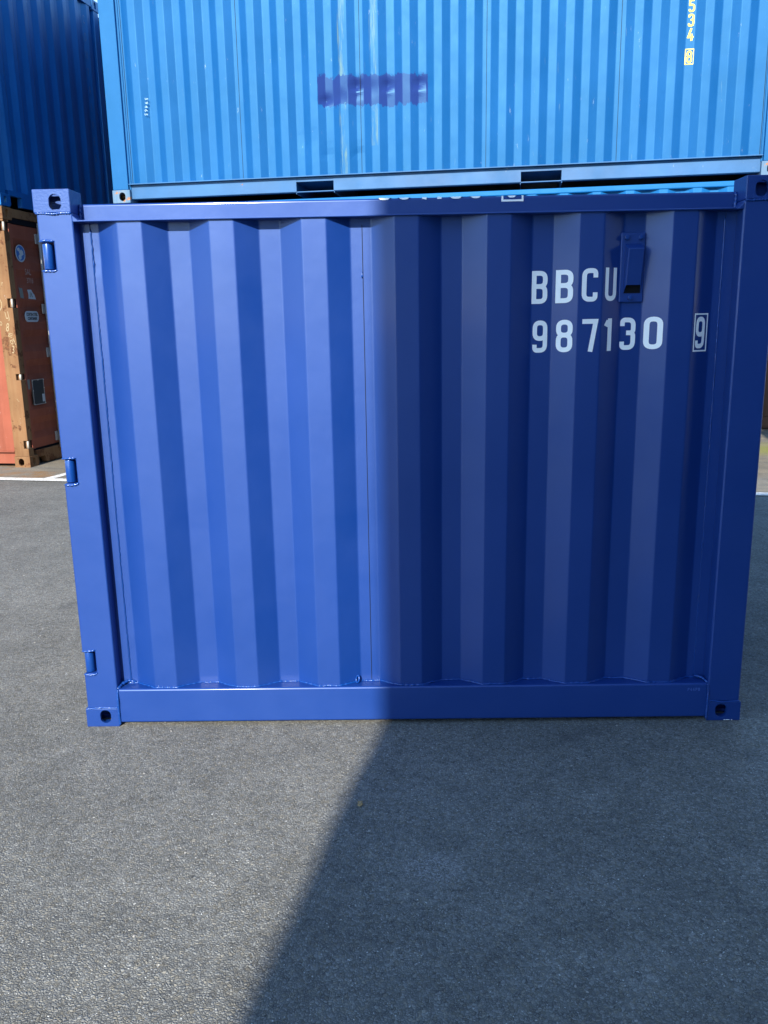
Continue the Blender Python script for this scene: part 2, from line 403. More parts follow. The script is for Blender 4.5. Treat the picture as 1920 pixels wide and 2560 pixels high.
# drifts of sand and a strip of yellow-green moss away from the marked bay
dust = t.ramp(t.noise(1, 6, .7, t.mapping((.8, 5, 1))), [(.42, 0.0), (.66, .75)])
co = t.mix(co, (.27, .23, .16), dust)
rk = t.math('MULTIPLY', t.ramp(t.noise(2.1, 5, .7), [(.5, 0.0), (.62, 1.0)]), t.math('LESS_THAN', y, .75))
co = t.mix(co, (.22, .13, .06), t.math('MULTIPLY', rk, t.math('LESS_THAN', x, 1.2)))
moss = t.ramp(t.math('ABSOLUTE', t.math('ADD', y, -2.55)), [(.25, 1.0), (.6, 0.0)])
co = t.mix(co, (.22, .22, .05), t.math('MULTIPLY', moss, t.ramp(t.noise(3, 4), [(.3, .3), (.6, .9)])))
M['old'] = t.out(co, ro, nb, 0, .3)
t = NT('worn_white_line_paint')
wear = t.ramp(t.noise(35, 6, .7), [(.36, 0.0), (.5, 1.0)])
M['line'] = t.out(t.mix((.2, .19, .17), t.ramp(t.noise(3, 4), [(.3, (.62, .61, .56)), (.7, (.74, .73, .68))]), wear), .7, t.bump(t.noise(120, 3), .4, .003))
def sheet_obj(name, mat, pts, zz):
    bm = bmesh.new(); bm.faces.new([bm.verts.new((p[0], p[1], 0)) for p in pts])
    return fin(bm, name, mat, None)
g = sheet_obj('yard_ground', M['asphalt'], [(-150, -150), (150, -150), (150, 150), (-150, 150)], 0); tag(g, kind='structure')
LP = Vector((-3.25, 5.07, 0))                 # a point on the painted line that runs along the stacks
og = sheet_obj('old_pavement', M['old'], [(-40, 0), (60, 0), (60, 60), (-40, 60)], 0); tag(og, kind='structure')
og.location = LP+Vector((0, 0, .004)); og.rotation_euler.z = -.176
def line(name, x0, x1, y0, y1):
    o = sheet_obj(name, M['line'], [(x0, y0), (x1, y0), (x1, y1), (x0, y1)], 0); o.location = LP+Vector((0, 0, .008)); o.rotation_euler.z = -.176
    tag(o, kind='structure'); return o
line('painted_bay_line', -30, 30, -.065, .065)
o = line('painted_bay_line', -.05, .05, 0, 7); o.location = Vector((-3.45, 5.17, .008)); o.rotation_euler.z = -.33

# ------------------------------------------------------------------ generic 20-foot container
L20, D20, H20 = 6.058, 2.438, 2.591
def corr(u0, u1, a0, per, y_in, y_out, sl=.07):
    """recess -> slope out at a0+k*per -> proud -> slope in half a period later"""
    pts = [(u0, y_in)]; k = 0
    half = per/2
    a = a0
    while a+half+sl < u1-.01:
        pts += [(a, y_in), (a+sl, y_out), (a+half, y_out), (a+half+sl, y_in)]; a += per
    pts.append((u1, y_in)); return pts
def container(name, loc, rz, mat, post=None, cast=None, rail=None, roofmat=None, detail=True, z0=.17, a0=.215, per=.2815, disp=None, zs=None, end_right='wall', pockets=True, sidemat=None, L=L20):
    root = empty(name, loc, rz); post = post or mat; cast = cast or mat; rail = rail or mat
    W, H = D20, H20
    for r_ in (0, 1):
        for b in (0, 1):
            for c in (0, 1):
                o = link('corner_casting', cast_mesh('iso', (r_, b, c), cast), None, root)
                o.location = (L-.178 if r_ else 0, W-.162 if b else 0, 0 if c else H-.118)
    pw = .158
    for b in (0, 1):
        for r_ in (0, 1):
            xa = .006 if not r_ else L-.006-pw
            ya = .006 if not b else W-.126
            if b == 0 and detail and not (r_ and end_right == 'doors'):
                # folded post: broad face, rounded inner edge, return lip
                s = [(0, 0), (pw, 0), (pw, .03), (pw+.018, .03), (pw+.018, .07), (pw-.02, .07), (pw-.02, .1), (0, .1)]
                if r_: s = [(pw-p, q) for p, q in s][::-1]
                bm = bmesh.new(); A = [bm.verts.new((xa+p, ya+q, .118)) for p, q in s]; B = [bm.verts.new((xa+p, ya+q, H-.118)) for p, q in s]
                bm.faces.new(A[::-1]); bm.faces.new(B)
                for i in range(len(s)): bm.faces.new((A[i], A[(i+1) % len(s)], B[(i+1) % len(s)], B[i]))
                fin(bm, 'corner_post', post, root, False, .006)
            elif not (r_ and end_right == 'doors' and b == 0):
                box('corner_post', post, root, xa, xa+pw, ya, ya+.12, .118, H-.118, .006)
    # side panels
    prof = corr(.18, L-.18, a0, per, .046, .010)
    zz = zs or [z0, H-.055]
    sheet('side_panel', sidemat or mat, root, rounded(prof, .005, 0), zz, disp)
    bp = corr(.18, L-.18, a0, .56, W-.046, W-.01, .14)
    o = sheet('side_panel', mat, root, bp, [z0, H-.055])
    # rails: channel below, tube above
    for f in (0, 1):
        y = (lambda q: q) if f == 0 else (lambda q: W-q)
        def yb(nm, m, xa, xb, ya, yb_, za, zb, bv=.004):
            p, q = sorted((y(ya), y(yb_))); return box(nm, m, root, xa, xb, p, q, za, zb, bv)
        yb('top_rail', rail, .178, L-.178, .004, .064, H-.066, H-.018, .010)
        if f == 0 and detail:
            yb('bottom_rail_flange', rail, .17, L-.17, .002, .08, .162, .172, .003)
            yb('bottom_rail_flange', rail, .178, L-.178, .050, .10, .034, .043, .002)
            cuts = [.178, 1.81, 2.165, 3.87, 4.225, L-.178] if pockets else [.178, L-.178]
            for k in range(0, len(cuts), 2): yb('bottom_rail_web', rail, cuts[k], cuts[k+1], .042, .0495, .040, .161, 0)
            if pockets:
                for k in (1, 3):
                    bm = bmesh.new(); xa, xb = cuts[k], cuts[k+1]
                    abox(bm, xa-.006, xa, .053, 1.2, .021, .125); abox(bm, xb, xb+.006, .053, 1.2, .021, .125); abox(bm, xa-.006, xb+.006, .044, 1.2, .126, .16)
                    fin(bm, 'fork_pocket', rail, root)
        else: yb('bottom_rail', rail, .178, L-.178, .01, .06, .012, .165)
    # roof and floor
    rp = []
    xx = .12
    bm = bmesh.new(); prev = None
    for k in range(int((L-.24)/.11)+1):
        zr = H-.020 if k % 2 else H-.034
        r0 = [bm.verts.new((xx+k*.11, .05, zr)), bm.verts.new((xx+k*.11, W-.05, zr))]
        if prev: bm.faces.new((prev[0], r0[0], r0[1], prev[1]))
        prev = r0
    fin(bm, 'roof_panel', roofmat or mat, root)
    box('floor_panel', M['dark'], root, .06, L-.06, .06, W-.06, .128 if not detail else .164, .175)
    # left end, and right end when it is a plain wall
    sides = [0] + ([1] if end_right == 'wall' else [])
    for s in sides:
        pr = corr(.125, W-.125, .19, .272, .052, .016, .066)
        o = sheet('end_panel', mat, root, rounded(pr, .005, 0), [.16, H-.06], None, False, 'x')
        if s == 0:
            o.scale.x = -1
        else: o.location.x = L
        xa, xb = (.008, .06) if s == 0 else (L-.06, L-.008)
        nl = [(.162, .118), (.162, .10), (.185, .10), (.185, .018), (.40, .018) if False else (.185, .10)]
        poly = [(.162, .16), (.162, .016), (.186, .016), (.186, .112), (.386, .112), (.386, .016), (W-.386, .016), (W-.386, .112), (W-.186, .112), (W-.186, .016), (W-.162, .016), (W-.162, .16)]
        extr('end_sill', rail, root, poly, 'x', xa, xb)
        box('end_header', rail, root, xa, xb, .162, W-.162, H-.1, H-.01, .006)
    return root
M_row = lambda u, v, zz: E_*u+N_*v+Vector((0, 0, zz))
A0 = Vector((-2.7305, 5.622, 0))              # front left foot of the bright stack
B0 = Vector((-3.914, 5.841, 0))               # front right foot of the brown container

# dents under the repainted patch of the upper bright container (u, z, radius, depth)
DENTS = [(2.115, .80, .045, .020), (2.14, .765, .03, -.012), (2.405, .91, .05, .026), (2.41, .865, .03, -.014), (2.425, .84, .035, .012), (2.69, .90, .05, .024), (2.70, .85, .03, -.012),
         (2.98, .90, .05, .024), (2.975, .85, .04, -.010), (2.25, .82, .06, .010), (2.53, .88, .06, .008), (2.10, .36, .05, .006), (2.40, .36, .04, .006), (1.95, .5, .08, .005), (5.1, .9, .1, .004)]
def dent(u_, z_):
    s = 0
    for (a, b, r_, d) in DENTS:
        q = ((u_-a)**2+(z_-b)**2)/(r_*r_)
        if q < 6: s += d*math.exp(-q)
    return s+.0016*noise.noise((u_*2.3, z_*1.7, 3.3))
ZS = [.17+.06*i for i in range(9)]+[.70+.012*i for i in range(32)]+[1.10+.1*i for i in range(15)]+[H20-.055]
def patch_paint():
    """the light-blue paint plus the darker repaired rectangle, stains and drips of the upper container"""
    m = paint('light_blue_side_paint_with_repair', SKYC, .52, .10, rust=.015, scuff=.3, gloss=.06, spec=.62, tint=ST_)
    nt = m.node_tree; t = NT.__new__(NT); t.m, t.n, t.l = m, nt.nodes, nt.links; t.b = nt.nodes['Principled BSDF']; t.tc = [n for n in nt.nodes if n.type == 'TEX_COORD'][0]
    old = t.b.inputs['Base Color'].links[0].from_socket
    x, y, z = t.xyz()
    ex = t.math('MULTIPLY', t.math('SUBTRACT', t.noise(5, 5, .7), .5), .11); ez = t.math('MULTIPLY', t.math('SUBTRACT', t.noise(8, 6, .75, t.mapping((1.6, 1.6, 1))), .5), .20)
    zz = t.math('ADD', z, t.math('ADD', ez, t.math('MULTIPLY', x, .034)))
    inx = t.math('LESS_THAN', t.math('ABSOLUTE', t.math('SUBTRACT', t.math('ADD', x, t.math('MULTIPLY', ex, .25)), 2.545)), .497)
    inz = t.math('LESS_THAN', t.math('ABSOLUTE', t.math('SUBTRACT', zz, .953)), .122)
    k = t.math('MULTIPLY', inx, inz)
    # yellow-ochre run-off on two ridges
    def strip_mask(xc, hw, zlo, zhi):
        return t.math('MULTIPLY', t.math('LESS_THAN', t.math('ABSOLUTE', t.math('SUBTRACT', x, xc)), hw), t.math('MULTIPLY', t.math('GREATER_THAN', z, zlo), t.math('LESS_THAN', z, zhi)))
    sm = t.math('ADD', strip_mask(2.275, .034, .17, 2.3), strip_mask(2.56, .034, .4, 2.1))
    st = t.ramp(t.noise(1, 6, .7, t.mapping((45, 45, 3.5))), [(.47, 0.0), (.62, .5)])
    co = t.mix(old, (.15, .19, .09), t.math('MULTIPLY', sm, st))
    # dark diagonal scrapes
    sc = t.node('ShaderNodeMapping'); sc.inputs['Rotation'].default_value = (0, R(24), 0); sc.inputs['Scale'].default_value = (40, 1, 5); t.l.new(t.tc.outputs['Object'], sc.inputs[0])
    f = t.noise(1, 4, .6, sc.outputs[0]); f2 = t.noise(2.6, 3)
    co = t.mix(co, (.05, .11, .2), t.math('MULTIPLY', t.ramp(f, [(.66, 0.0), (.69, .75)]), t.ramp(f2, [(.5, 0.0), (.58, 1.0)])))
    co = t.mix(co, (.013, .028, .14), k)
    t.l.new(t.math('SUBTRACT', .62, t.math('MULTIPLY', k, .30)), t.b.inputs['Specular IOR Level'])
    t.l.new(co, t.b.inputs['Base Color'])
    rr = t.b.inputs['Roughness'].links[0].from_socket
    t.l.new(t.mix(rr, (.40, .40, .40), k), t.b.inputs['Roughness'])
    return m
M['skypatch'] = patch_paint()
top = container('shipping_container', A0+Vector((0, 0, 2.601)), TH, M['sky'], cast=M['rustcast'], rail=M['darkrail'], disp=dent, zs=ZS, sidemat=M['skypatch'])
tag(top, 'worn light blue container with a darker repainted patch, upper one of the sunlit stack', 'container')
low = container('shipping_container', A0, TH, M['sky2'], a0=.205, disp=None)
tag(low, 'light blue container under the patched one, only its top edge showing', 'container')
# seams between the welded side sheets
for u_ in (1.30, 2.432, 3.556, 4.684): box('seam', M['dark'], top, u_, u_+.004, .0445, .0462, .172, H20-.06)
for u_ in (.196, 5.866): box('seam', M['dark'], top, u_, u_+.004, .0445, .0462, .172, H20-.06)
flat = lambda x: .046
lettering('serial_number', M['yellow'], top, [('5', 5.223, 1.312, .095, 1.05), ('3', 5.223, 1.203, .095, 1.05), ('4', 5.223, 1.094, .095, 1.05), ('8', 5.2265, .925, .095, .95)], flat, [])
lettering('check_digit_frame', M['yellow'], top, [('[]', 5.2125, .912, .122, .074)], flat, [])
text('chalk_scrawl', M['scrawl'], top, '5 9 4 6 5', .045, (.405, .009-.0015, .84), Matrix.Rotation(R(96), 4, 'Y') @ Matrix.Rotation(R(90), 4, 'X'), .95)
box('ventilator', M['sky2'], low, 5.235, 5.315, .026, .0455, 2.33, 2.505, .004)
for dx in (5.258, 5.292): cyl('bolt', M['dark'], low, (dx, .024, 2.487), .006, .008, 'y', 10)

# ------------------------------------------------------------------ left stack: brown container with its doors, blue container on it
def brown():
    rc = container('shipping_container', B0-E_*L20, TH, M['maroon'], post=M['rustpost'], cast=M['rustpost'], rail=M['maroon'], end_right='doors', a0=.21, pockets=False)
    tag(rc, 'rusty red brown container with closed doors standing on the ground at the left edge', 'container')
    rc.scale.z = 1.0155
    L, W, H = L20, D20, H20
    # right front post with hinge notches on its outer edge
    nz = [(.2, .282), (.905, .968), (1.625, 1.715), (2.36, 2.45)]
    poly = [(L-.17, .118), (L-.006, .118)]
    for a, b in nz: poly += [(L-.006, a), (L-.056, a), (L-.056, b), (L-.006, b)]
    poly += [(L-.006, H-.118), (L-.17, H-.118)]
    extr('corner_post', M['rustpost'], rc, poly, 'y', .006, .10, .004)
    for a, b in nz:
        cyl('hinge_pin', M['pin'], rc, (L-.014, .02, (a+b)/2), .0105, b-a-.006)
        box('hinge_blade', M['rustpost'], rc, L-.05, L-.036, .04, .14, a+.006, b-.006)
    # doors with horizontal corrugation
    for k, (v0, v1) in enumerate(((.12, 1.212), (1.226, W-.12))):
        bm = bmesh.new(); prev = None; pts = []; zz = .185; x_in, x_out = L-.052, L-.026
        pts.append((zz, x_out)); zz += .10
        while zz+.30 < 2.42:
            pts += [(zz, x_out), (zz+.07, x_in), (zz+.15, x_in), (zz+.22, x_out)]; zz += .30
        pts.append((2.44, x_out))
        for q, xx in pts:
            row = [bm.verts.new((xx, v0, q)), bm.verts.new((xx, v1, q))]
            if prev: bm.faces.new((prev[0], prev[1], row[1], row[0]))
            prev = row
        fin(bm, 'door_leaf', M['maroon'], rc, recalc=False)
        for vv in (v0, v1-.05): box('door_edge', M['maroon'], rc, L-.06, L-.0245, vv, vv+.05, .18, 2.445, .003)
        for vr in (v0+.50, v1-.25):
            cyl('lock_rod', M['steel'], rc, (L+.004, vr, 1.31), .016, 2.36, 'z', 12)
            for zb in (.262, 1.165, 1.62, 2.33): box('rod_bracket', M['steel'], rc, L-.024, L-.008, vr-.055, vr+.055, zb-.05, zb+.05, .004)
    box('door_seal', M['rubber'], rc, L-.05, L-.030, .10, W-.10, .162, .184); box('door_seal', M['rubber'], rc, L-.05, L-.018, .10, W-.10, 2.447, 2.50)
    box('door_seal', M['rubber'], rc, L-.055, L-.034, .10, .119, .184, 2.447)
    poly = [(.162, .16), (.162, .016), (.178, .016), (.178, .088), (.30, .088), (.34, .016), (W-.34, .016), (W-.3, .088), (W-.178, .088), (W-.178, .016), (W-.162, .016), (W-.162, .16)]
    extr('door_sill', M['rustpost'], rc, poly, 'x', L-.07, L-.006)
    box('door_header', M['rustpost'], rc, L-.07, L-.008, .178, W-.178, 2.501, H-.006, .004)
    xo = L-.0225
    RX = Matrix.Rotation(R(90), 4, 'Z') @ Matrix.Rotation(R(90), 4, 'X')       # text that faces +x
    def disc(nm, mat, v, z_, rv, rz_, x_, seed=0, n=28, wob=.06):
        rnd = random.Random(seed); bm = bmesh.new()
        vs_ = [bm.verts.new((x_, v+rv*math.cos(a)*(1+wob*(rnd.random()-.5)), z_+rz_*math.sin(a)*(1+wob*(rnd.random()-.5)))) for a in [k/n*6.2832 for k in range(n)]]
        bm.faces.new(vs_); return fin(bm, nm, mat, rc, recalc=False)
    stw = NT('pale_sticker').out((.42, .46, .48), .5); stb = NT('blue_sticker_print').out((.03, .13, .36), .5); stg = NT('grey_sticker').out((.16, .17, .15), .7); stk = NT('plate_metal').out((.05, .055, .055), .45, None, .4)
    disc('round_sticker', stw, .275, 2.165, .088, .085, xo+.001, 1, 28, .02)
    disc('sticker_print', stb, .275, 2.168, .076, .074, xo+.0022, 2, 28, .03)
    disc('sticker_print', stw, .292, 2.172, .036, .030, xo+.0034, 3, 12, .5); disc('sticker_print', stw, .262, 2.128, .03, .024, xo+.0034, 4, 11, .5); disc('sticker_print', stw, .245, 2.20, .022, .018, xo+.0034, 5, 10, .5)
    # torn white sticker, grey sticker
    for nm, mt, P in (('torn_sticker', stw, [(.325, 1.81), (.40, 1.812), (.43, 1.775), (.45, 1.765), (.475, 1.715), (.335, 1.72), (.342, 1.76)]),
                      ('grey_sticker', stg, [(.175, 1.83), (.24, 1.82), (.255, 1.72), (.19, 1.725)]), ('sticker_print', stg, [(.36, 1.735), (.37, 1.79), (.382, 1.792), (.375, 1.735)]), ('sticker_print', stg, [(.40, 1.735), (.385, 1.77), (.40, 1.785), (.415, 1.735)]),
                      ('grey_sticker', stg, [(.145, .90), (.19, .905), (.185, .80), (.15, .80)])):
        bm = bmesh.new(); dx = .0024 if 'print' in nm else .001
        bm.faces.new([bm.verts.new((xo+dx, v, z_)) for v, z_ in P][::-1]); fin(bm, nm, mt, rc)
    # steel-grade plate with its lettering
    bm = bmesh.new(); pts = []
    for cx_, s in ((.445, 1), (.285, -1)):
        for k in range(9): a = -math.pi/2+math.pi*k/8; pts.append((cx_+s*.045*math.cos(a), 1.54+s*.055*math.sin(a)))
    A = [bm.verts.new((xo-.006, v, z_)) for v, z_ in pts]; B = [bm.verts.new((xo+.002, v, z_)) for v, z_ in pts]
    bm.faces.new(A[::-1]); bm.faces.new(B)
    for i in range(18): bm.faces.new((A[i], A[(i+1) % 18], B[(i+1) % 18], B[i]))
    fin(bm, 'steel_grade_plate', stw, rc)
    text('plate_lettering', M['dark'], rc, 'CORTEN STEEL', .042, (xo+.0036, .365, 1.56), RX, .72, bold=.001)
    text('plate_lettering', M['dark'], rc, 'CONTAINER', .042, (xo+.0036, .365, 1.518), RX, .72, bold=.001)
    box('data_plate', stk, rc, xo-.01, xo+.003, .225, .445, .63, .895)
    for a in (.225, .437): box('data_plate_frame', M['steel'], rc, xo-.01, xo+.006, a, a+.008, .63, .895)
    for a in (.63, .887): box('data_plate_frame', M['steel'], rc, xo-.01, xo+.0068, .225, .445, a, a+.008)
    box('data_plate_label', stw, rc, xo, xo+.0045, .395, .434, .655, .735)
    for v, z_ in ((.23, .64), (.44, .64), (.23, .885), (.44, .885), (.23, .78), (.44, .80), (.335, .888)): cyl('rivet', M['pin'], rc, (xo+.007, v, z_), .007, .006, 'x', 8)
    text('chalk_mark', M['chalkdim'], rc, 'SAL', .085, (xo+.002, .375, 1.985), RX, .8); text('chalk_mark', M['chalkdim'], rc, '3716', .075, (xo+.002, .395, 1.90), RX, .8)
    # chalk scribbles on the worn post that faces the sun
    FY = Matrix.Rotation(R(90), 4, 'X')
    for s, sz, u_, z_, rot in (('LJ', .10, -.075, 1.55, 8), ('8', .12, -.085, 1.43, -12), ('m', .10, -.07, 1.36, 70), ('oy', .10, -.05, 1.30, 30), ('3', .11, -.05, 1.21, -8), ('r', .08, -.09, 1.86, 0), ('o', .09, -.155, 1.48, 0), ('l', .06, -.06, .70, 40)):
        text('chalk_mark', M['chalk'], rc, s, sz, (L+u_, .0045, z_), FY @ Matrix.Rotation(R(rot), 4, 'Z'), .6)
    bm = bmesh.new(); P = [Vector((L-.19+.07*math.cos(a), 1.66+.075*math.sin(a))) for a in [k/24*6.2832 for k in range(24)]]
    for q in strip(P, .008, True): bm.faces.new([bm.verts.new((p.x, .0035, p.y)) for p in q])
    fin(bm, 'chalk_ring', M['chalk'], rc)
    return rc
brown()
lb = container('shipping_container', B0-E_*L20+Vector((0, 0, 2.64)), TH, M['deepblue'], a0=.21, post=M['deepblue'])
tag(lb, 'deep blue container stacked on the rusty brown one, its ribbed end wall in shade', 'container')
RX = Matrix.Rotation(R(90), 4, 'Z') @ Matrix.Rotation(R(90), 4, 'X')
# faint weathered vertical lettering on the last rib of the end wall
for k, s in enumerate('CONTAINERS'):
    text('faded_lettering', M['ghost'], lb, s, .13, (L20-.0145, 2.075, 2.30-.19*k), RX, .55)

# ------------------------------------------------------------------ other containers, some of them added for the light
fr = container('shipping_container', Vector((4.30, 8.05, 0)), TH-.10, M['shadeblack'], detail=False)
tag(fr, 'container glimpsed past the right edge of the dark blue one, shade put into its colour', 'container')
for k, lab in enumerate(('added container behind the row, coloured near-black to darken the gap, lower one', 'added container behind the row, coloured near-black to darken the gap, upper one')):
    c = container('shipping_container', A0-E_*3.2+N_*2.75+Vector((0, 0, 2.601*k)), TH, M['shadeblack'], detail=False); tag(c, lab, 'container')  # added to fill the bright gap, near-black so it stays dark in sun
for k, lab in enumerate(('added unseen dark blue container right of the camera, darkening the shaded ribs, lower one', 'added unseen dark blue container right of the camera, darkening the shaded ribs, upper one')):
    c = container('shipping_container', Vector((5.05, -7.2, 2.601*k)), R(90), M['inkblue'], detail=False); tag(c, lab, 'container')  # added out of view to cut sky light and darken the right-facing ribs
CS = Vector((-0.122, 0, 0))+Vector((SUN.x, SUN.y, 0)).normalized()*9.9       # foot of the tall edge whose shadow splits the picture
for k, (mt, lab) in enumerate(((M['grey'], 'off white container at the bottom of the stack behind the camera'), (M['green'], 'pale grey container in the middle of the stack behind the camera'), (M['grey'], 'off white container topping the stack behind the camera'))):
    c = container('shipping_container', CS+Vector((0, -D20, 2.601*k)), 0, mt, detail=False); tag(c, lab, 'container')

# ------------------------------------------------------------------ the dark blue container in front
main = empty('small_container', (0, 0, 0)); tag(main, 'freshly painted dark blue half-height container, half in sun, half in shadow, in front', 'container')
NV, NW = M['navy'], M['navy_weld']
D0, H0 = 2.2, 1.892
for r_ in (0, 1):
    for b in (0, 1):
        for c in (0, 1):
            o = link('corner_casting', cast_mesh('small', (r_, b, c), M['navy_cast']), None, main)
            o.location = (1.088 if r_ else -1.21, D0-.108 if b else -.003, 0 if c else H0-.073)
# left front post with three hinge notches
nz = [(.213, .297), (.924, 1.008), (1.641, 1.727)]
poly = [(-1.085, .073), (-1.085, H0-.073), (-1.203, H0-.073)]
for a, b in nz[::-1]: poly += [(-1.203, b), (-1.156, b), (-1.156, a), (-1.203, a)]
poly += [(-1.203, .073)]
extr('corner_post', NV, main, poly, 'y', 0, .1, .006, 3)
for i, (a, b) in enumerate(nz):
    hg = cyl('hinge_barrel', NW, main, (-1.1845, .022, (a+b)/2), .0168, b-a-.004, 'z', 24, .002)
    box('hinge_blade', NV, main, -1.184, -1.163, .036, .095, a+.004, b-.004, .002)
    bead('weld_bead', NW, main, [(-1.203, .001, b+.003), (-1.18, -.001, b+.0045), (-1.154, -.001, b+.005)], .0042, seed=i+1)
    bead('weld_bead', NW, main, [(-1.203, .001, a-.004), (-1.18, -.001, a-.006), (-1.16, -.0015, a-.004), (-1.152, -.001, a+.001)], .0042, seed=i+11)
box('corner_post', NV, main, 1.085, 1.204, 0, .1, .073, H0-.073, .008, 3)
for s in (-1, 1): box('corner_post', NV, main, min(s*1.085, s*1.204), max(s*1.085, s*1.204), D0-.1, D0, .073, H0-.073, .006)
# the ribbed side: seven proud ribs
br = [(-1.086, .058)]
for k in range(-3, 4):
    c = k*.3025; br += [(c-.1158, .058), (c-.0402, .014), (c+.0402, .014), (c+.1158, .058)]
br.append((1.086, .058)); SP = at_prof(br)
def wave(u_, z_):
    return .0011*noise.noise((u_*2.1, z_*1.3, 7.7))+.0005*noise.noise((u_*7, z_*4, 1.7))+.004*math.exp(-(((u_+1.03)/.03)**2+((z_-1.69)/.05)**2))-.003*math.exp(-(((u_+1.02)/.02)**2+((z_-1.62)/.03)**2))+.002*math.exp(-(((u_+1.03)/.03)**2+((z_-.27)/.03)**2))
pr = rounded(br, .003, .002)
dense = [pr[0]]
for a, b in zip(pr[:-1], pr[1:]):
    n = max(1, int((b[0]-a[0])/.022))
    dense += [(a[0]+(b[0]-a[0])*i/n, a[1]+(b[1]-a[1])*i/n) for i in range(1, n+1)]
zs = [.1415+(1.792-.1415)*i/44 for i in range(45)]
sheet('side_panel', NV, main, dense, zs, wave, True)
# sheet joints
for xs, wd in ((-.1475, .0019),): box('sheet_joint', M['dark'] if wd > .001 else NV, main, xs, xs+wd, .0558, .0566, .15, 1.77)
bead('weld_bead', NW, main, [(-.149, .057, 1.62), (-.149, .057, 1.60)], .003, seed=91)
for s in (-1, 1):
    bead('sealant_bead', NW, main, [(s*1.050, .0575, .155), (s*1.051, .0575, .6), (s*1.050, .0575, 1.2), (s*1.050, .0575, 1.775)], .0026, .008, .5, 21+s)
    box('post_flange', NV, main, min(s*1.0515, s*1.085), max(s*1.0515, s*1.085), .0535, .0565, .147, 1.79)
# rails
box('bottom_rail', NV, main, -1.0875, 1.0875, 0.001, .10, .013, .147, .008, 4)
rl = [(.004, 1.7905), (.004, 1.796), (.066, 1.797), (.0735, 1.802), (.0735, 1.849), (.079, 1.8535), (.12, 1.8545), (.12, 1.846), (.10, 1.7905)]
extr('top_rail', NV, main, rl, 'x', -1.0875, 1.0875, .0022, 2)
for xs in (-1.083, 1.083): bead('weld_bead', NW, main, [(xs, .074, 1.852), (xs, .068, 1.82), (xs, .062, 1.80)], .0055, seed=int(xs*40)+60)
for s in (-1, 1): extr('gusset', NV, main, [(s*1.087, 1.79), (s*1.064, 1.79), (s*1.087, 1.81)], 'y', .0, .062, .002)
for s in (-1, 1):
    for zz_, y_ in ((H0-.0745, -.001), (.0755, -.001)):
        x0, x1 = (-1.206, -1.088) if s < 0 else (1.089, 1.207)
        bead('weld_bead', NW, main, [(x0, y_, zz_), ((x0+x1)/2, y_-.0005, zz_-.0008), (x1, y_, zz_)], .0036, .003, .4, int(zz_*30)+s, .009)
    bead('weld_bead', NW, main, [(s*1.0870, -.001, .006), (s*1.0868, -.001, .075), (s*1.0865, .0, .146)], .0045, .003, .4, 71+s, .008)
# weld that follows the ribs along the bottom rail
wp = []
for u_, d in br: wp.append((max(-1.075, min(1.075, u_)), d-.002, .1485))
bead('weld_bead', NW, main, wp, .0036, .005, .5, 33, .02)
bead('weld_bead', NW, main, [(-1.086, .004, .148), (-1.078, .03, .155), (-1.06, .054, .160), (-1.03, .056, .152)], .005, seed=5)
bead('weld_bead', NW, main, [(1.086, .004, .148), (1.075, .03, .156), (1.05, .054, .158)], .005, seed=6)
# lashing ring
bm = bmesh.new(); ringc = Vector((-.198, .036, .163)); prev = None; rings = []
for i in range(20):
    a = i/20*6.2832; c = Vector((.0, .009*math.cos(a), .013*math.sin(a))); c = Matrix.Rotation(R(38), 3, 'Z') @ (Matrix.Rotation(R(14), 3, 'Y') @ c)
    rad = c.normalized(); ax = (Matrix.Rotation(R(38), 3, 'Z') @ Vector((1, 0, 0)))
    rings.append([bm.verts.new(ringc+c+rad*.0035*math.cos(k*.7854)+ax*.0035*math.sin(k*.7854)) for k in range(8)])
for i in range(20):
    a, b = rings[i], rings[(i+1) % 20]
    for k in range(8): bm.faces.new((a[k], a[(k+1) % 8], b[(k+1) % 8], b[k]))
fin(bm, 'lashing_ring', NW, main, True)
# lettering, laid over the ribs
SC = 1.0105
X_ = lambda x: CAM.x+(x-CAM.x)*SC
Z_ = lambda z: CAM.z+(z-CAM.z)*SC
bks = [b[0] for b in br[1:-1]]
it = [('B', X_(.4145), Z_(1.505), .107, 1.0), ('B', X_(.4925), Z_(1.506), .107, 1.0), ('C', X_(.571), Z_(1.5085), .107, 1.0), ('U', X_(.6485), Z_(1.510), .107, .82)]
lettering('lettering', M['white'], main, it, SP, bks)
it = [('9', X_(.4205), Z_(1.345), .107, .95), ('8', X_(.4975), Z_(1.346), .107, .95), ('7', X_(.5765), Z_(1.347), .107, 1.0), ('1', X_(.6570), Z_(1.348), .107, 1.0), ('3', X_(.7125), Z_(1.3495), .107, 1.0), ('0', X_(.7905), Z_(1.351), .107, 1.05)]
lettering('serial_number', M['white'], main, it, SP, bks)
lettering('check_digit', M['white'], main, [('9', X_(.9545), Z_(1.3515), .104, .72), ('[]', X_(.9465), Z_(1.341), .1255, .056)], SP, bks)
# roof marking whose lower edge runs over onto the rail
ry = lambda x: .0735
K = 1.0268; XR = lambda x: CAM.x+(x-CAM.x)*K
it = [(c, XR(x), 1.8525-.0045, .1, wd) for c, x, wd in (('9', -.092, 1), ('8', -.03, 1), ('7', .032, 1), ('1', .093, 1), ('3', .139, 1), ('0', .20, 1), ('9', .324, .72))]
lettering('roof_number', M['white'], main, it+[('[]', XR(.306), 1.836, .125, .073)], ry, [], 'y', 1.853)
